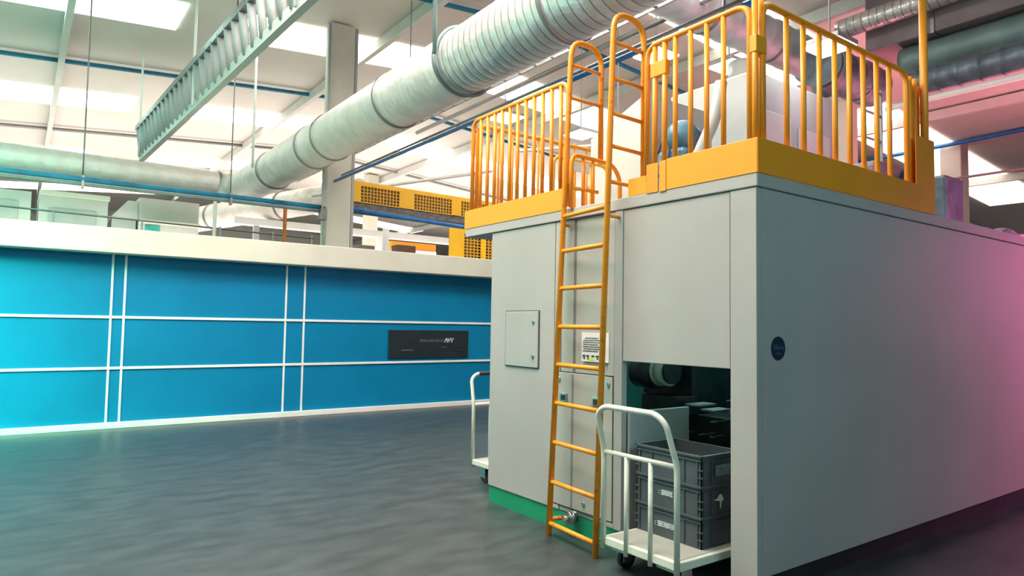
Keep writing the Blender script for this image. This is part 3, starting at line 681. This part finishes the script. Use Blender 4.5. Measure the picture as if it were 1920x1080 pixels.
# ================================================================== KIT ON THE DECK AND BEHIND THE RAILING
t = thing('white_hood', (4.6, 4.4, H), 'big pale box hood standing on the deck behind the ladder hoops', 'hood')
MB().prism([(4.35, 4.05, 2.45), (4.35, 4.75, 2.45), (4.35, 4.75, 3.30), (4.35, 4.05, 3.56)], (1, 0, 0), .9).build('box_body', 'white_machine', t)
MB().box(4.30, 4.352, 4.0, 4.8, 2.41, 2.47).build('base_flange', 'pale_grey', t)
t = thing('robot_unit', (4.5, 3.8, H), 'blue grey machine head with cables behind the front railing', 'machine')
MB().box(4.35, 4.75, 3.64, 3.93, 2.41, 3.02, .04).sphere((4.5, 3.76, 3.14), .17, (1, .8, .8)).build('motor_head', 'blue_machine', t)
MB().tube([(4.4, 3.62, 2.5), (4.42, 3.62, 2.8), (4.45, 3.4, 3.2), (4.5, 3.38, 3.5)], .05, 12, fillet=.1).build('arm_tube', 'white_machine', t)
b = MB(); rr = random.Random(8)
for i in range(9):
    y = 3.58+i*.045
    b.tube([(4.32, y, 2.45), (4.28+rr.uniform(-.05, .05), y+rr.uniform(-.08, .08), 2.6+rr.uniform(0, .2)), (4.34, y+rr.uniform(-.1, .1), 2.75+rr.uniform(0, .4))], .011, 6, fillet=.06)
b.build('cables', 'navy', t)
MB().tube([(4.30, 3.95, 2.62), (4.26, 3.72, 2.50), (4.30, 3.42, 2.68)], .018, 8, fillet=.15).build('orange_hose', 'orange_paint', t)
pipe([(4.7, 3.2, 2.42), (4.7, 3.05, 2.66), (4.9, 2.9, 2.72), (5.3, 2.7, 2.75)], .022, 'white_trim', 'thin white bent pipe low on the deck behind the front railing')
t = thing('air_handling_unit', (8.2, 5.5, 0), 'large pale air handling unit rising behind the side railing', 'ventilation unit')
MB().box(7.6, 9.6, 5.2, 6.6, 2.42, 4.9, .03).build('housing', 'pale_grey', t)
MB().box(7.7, 8.4, 5.17, 5.2, 3.1, 4.4, .01).build('access_panel', 'white_machine', t)
MB().box(8.6, 9.4, 5.17, 5.2, 2.7, 4.3, .01).build('access_panel', 'white_machine', t)
t['label'] = 'large pale air handling unit rising behind the side railing'
duct('riser_duct', (9.95, 7.0, 0), (9.95, 7.0, 6.1), .26, [(0, 'white_machine')], 'white vertical riser duct seen through the front railing', bands=(3, 4.4, 5.6), step=.25, ridge=.012)
dd = duct('lagged_duct', (7.5, 7.0, 6.75), (12.3, 7.0, 6.66), .36, [(0, 'lagging')], 'blue white lagged duct running down right behind the side railing', bands=(1.4, 3.2), step=.3, ridge=.008)
MB().tube([(12.1, 7.0, 6.66), (12.8, 7.0, 6.66), (13.0, 7.0, 6.25)], .42, 28, fillet=.4).build('elbow', 'dark_lagging', dd)
dr = duct('dark_drum', (11.2, 6.3, 6.15), (13.0, 6.3, 6.15), .36, [(0, 'dark_lagging')], 'dark blue round duct end behind the right part of the side railing', bands=(.1, 1.2), step=.35, ridge=.01)
t = thing('rear_ladder', (10.3, 5, 3), 'small grey ladder behind the right part of the side railing', 'ladder')
for x in (10.0, 10.55): MB().tube([(x, 5.0, 2.42), (x, 5.0, 5.2)], .025, 8).build('stile', 'pale_grey', t)
for z in (2.8, 3.2, 3.6, 4.0, 4.4, 4.8, 5.15): MB().tube([(10.0, 5.0, z), (10.55, 5.0, z)], .018, 8).build('rung', 'pale_grey', t)
MB().box(9.75, 10.8, 4.9, 5.6, 0, 2.42).build('plinth', 'pale_grey', t)
t = thing('fan_motor', (7.3, 3.6, H), 'dark brown and violet motor standing behind the right end of the side railing', 'motor')
MB().box(6.9, 7.5, 3.3, 3.9, 2.41, 3.25, .06).build('casing', 'mauve_lagging', t)
MB().sphere((7.55, 3.35, 3.05), .24, (1, 1, .8)).build('cover', 'navy', t)
MB().tube([(7.5, 3.2, 2.6), (7.5, 3.2, 2.9)], .13, 16).build('terminal', 'dark_lagging', t)
t = thing('motor_cabinet', (7.75, 3.0, H), 'small navy cabinet on the enclosure roof right of the tall orange post', 'cabinet')
MB().box(7.44, 7.86, 2.9, 3.2, 2.60, 3.10, .03).build('cabinet_body', 'dark_lagging', t)
MB().box(7.42, 7.88, 2.88, 3.22, 2.41, 2.60, .02).build('foot', 'navy', t)
t = thing('hose_bundle', (8.9, 3.0, H), 'purple hose bundle and rounded cover at the right end of the roof', 'hoses')
MB().sphere((9.15, 3.0, 2.52), .24, (1, .8, .9)).build('cover', 'purple_cloth', t)
MB().sphere((8.75, 3.0, 2.46), .18, (1.4, .8, .6)).build('bag', 'purple_cloth', t)
MB().tube([(7.95, 2.9, 2.47), (8.2, 2.85, 2.62), (8.5, 2.85, 2.52), (9.0, 2.9, 2.66)], .045, 10, fillet=.1).build('hose', 'navy', t)
MB().tube([(7.95, 3.0, 2.46), (8.3, 3.0, 2.50), (8.7, 2.8, 2.46)], .035, 8, fillet=.1).build('hose', 'cream_paint', t)

# upper right ducts running along the hall
t = thing('box_duct', (12.6, 1, 6.4), 'wide mauve brown rectangular duct at the upper right corner', 'duct')
MB().box(11.9, 13.6, -3.5, 5.9, 6.42, 7.4, .03).build('duct_body', 'mauve_lagging', t)
for y in (-1.5, .6, 2.7, 4.8): MB().box(11.88, 13.62, y-.03, y+.03, 6.40, 7.42, .004).build('flange', 'galv_seam', t)
duct('overhead_duct', (12.25, -3.5, 6.14), (12.25, 5.4, 6.14), .27, [(0, 'teal_lagging')], 'grey teal duct below the mauve one at the upper right', step=.7, ridge=.008)
duct('overhead_duct', (12.0, -3.5, 5.66), (12.0, 5.2, 5.66), .20, [(0, 'dark_lagging')], 'dark wrapped pipe under the grey teal duct at the upper right', step=.3, ridge=.02)
duct('overhead_duct', (11.6, 3.0, 6.85), (11.6, 6.2, 6.85), .17, [(0, 'galv')], 'short silver duct passing above the right end of the side railing', step=.2, ridge=.006)

# ================================================================== HIGH BAY LAMPS
def lamp(x, y, z, r_, label, sy=1):
    t = thing('high_bay_lamp', (x, y, z), label, 'lamp', 'high bay lamps')
    MB().box(x-r_, x+r_, y-r_*sy, y+r_*sy, z, z+.03, .005).build('diffuser', 'lamp_glass', t)
    MB().box(x-r_*1.05, x+r_*1.05, y-r_*sy*1.05, y+r_*sy*1.05, z+.03, z+.10, .01).build('housing', 'pale_grey', t)
    MB().tube([(x, y, z+.1), (x, y, roof_z(x)-.05)], .012, 6).build('suspension', 'pale_grey', t)
    return t
lamp(9.5, 8.6, 6.6, .30, 'bright lamp glaring between the front railing bars, left of two')
lamp(10.9, 8.0, 6.55, .28, 'bright lamp glaring between the front railing bars, right of two')
lamp(8.55, 4.7, 5.25, .24, 'bright lamp glaring behind the left part of the side railing')
lamp(9.6, 10.8, 5.6, .26, 'bright lamp just right of the left ladder hoop')
lamp(9.5, 13.5, 6.6, .34, 'bright lamp below the huge spiral duct near the ladder top')
lamp(3.4, 12.6, 6.95, .26, 'bright lamp beside the cable ladder at the upper left')
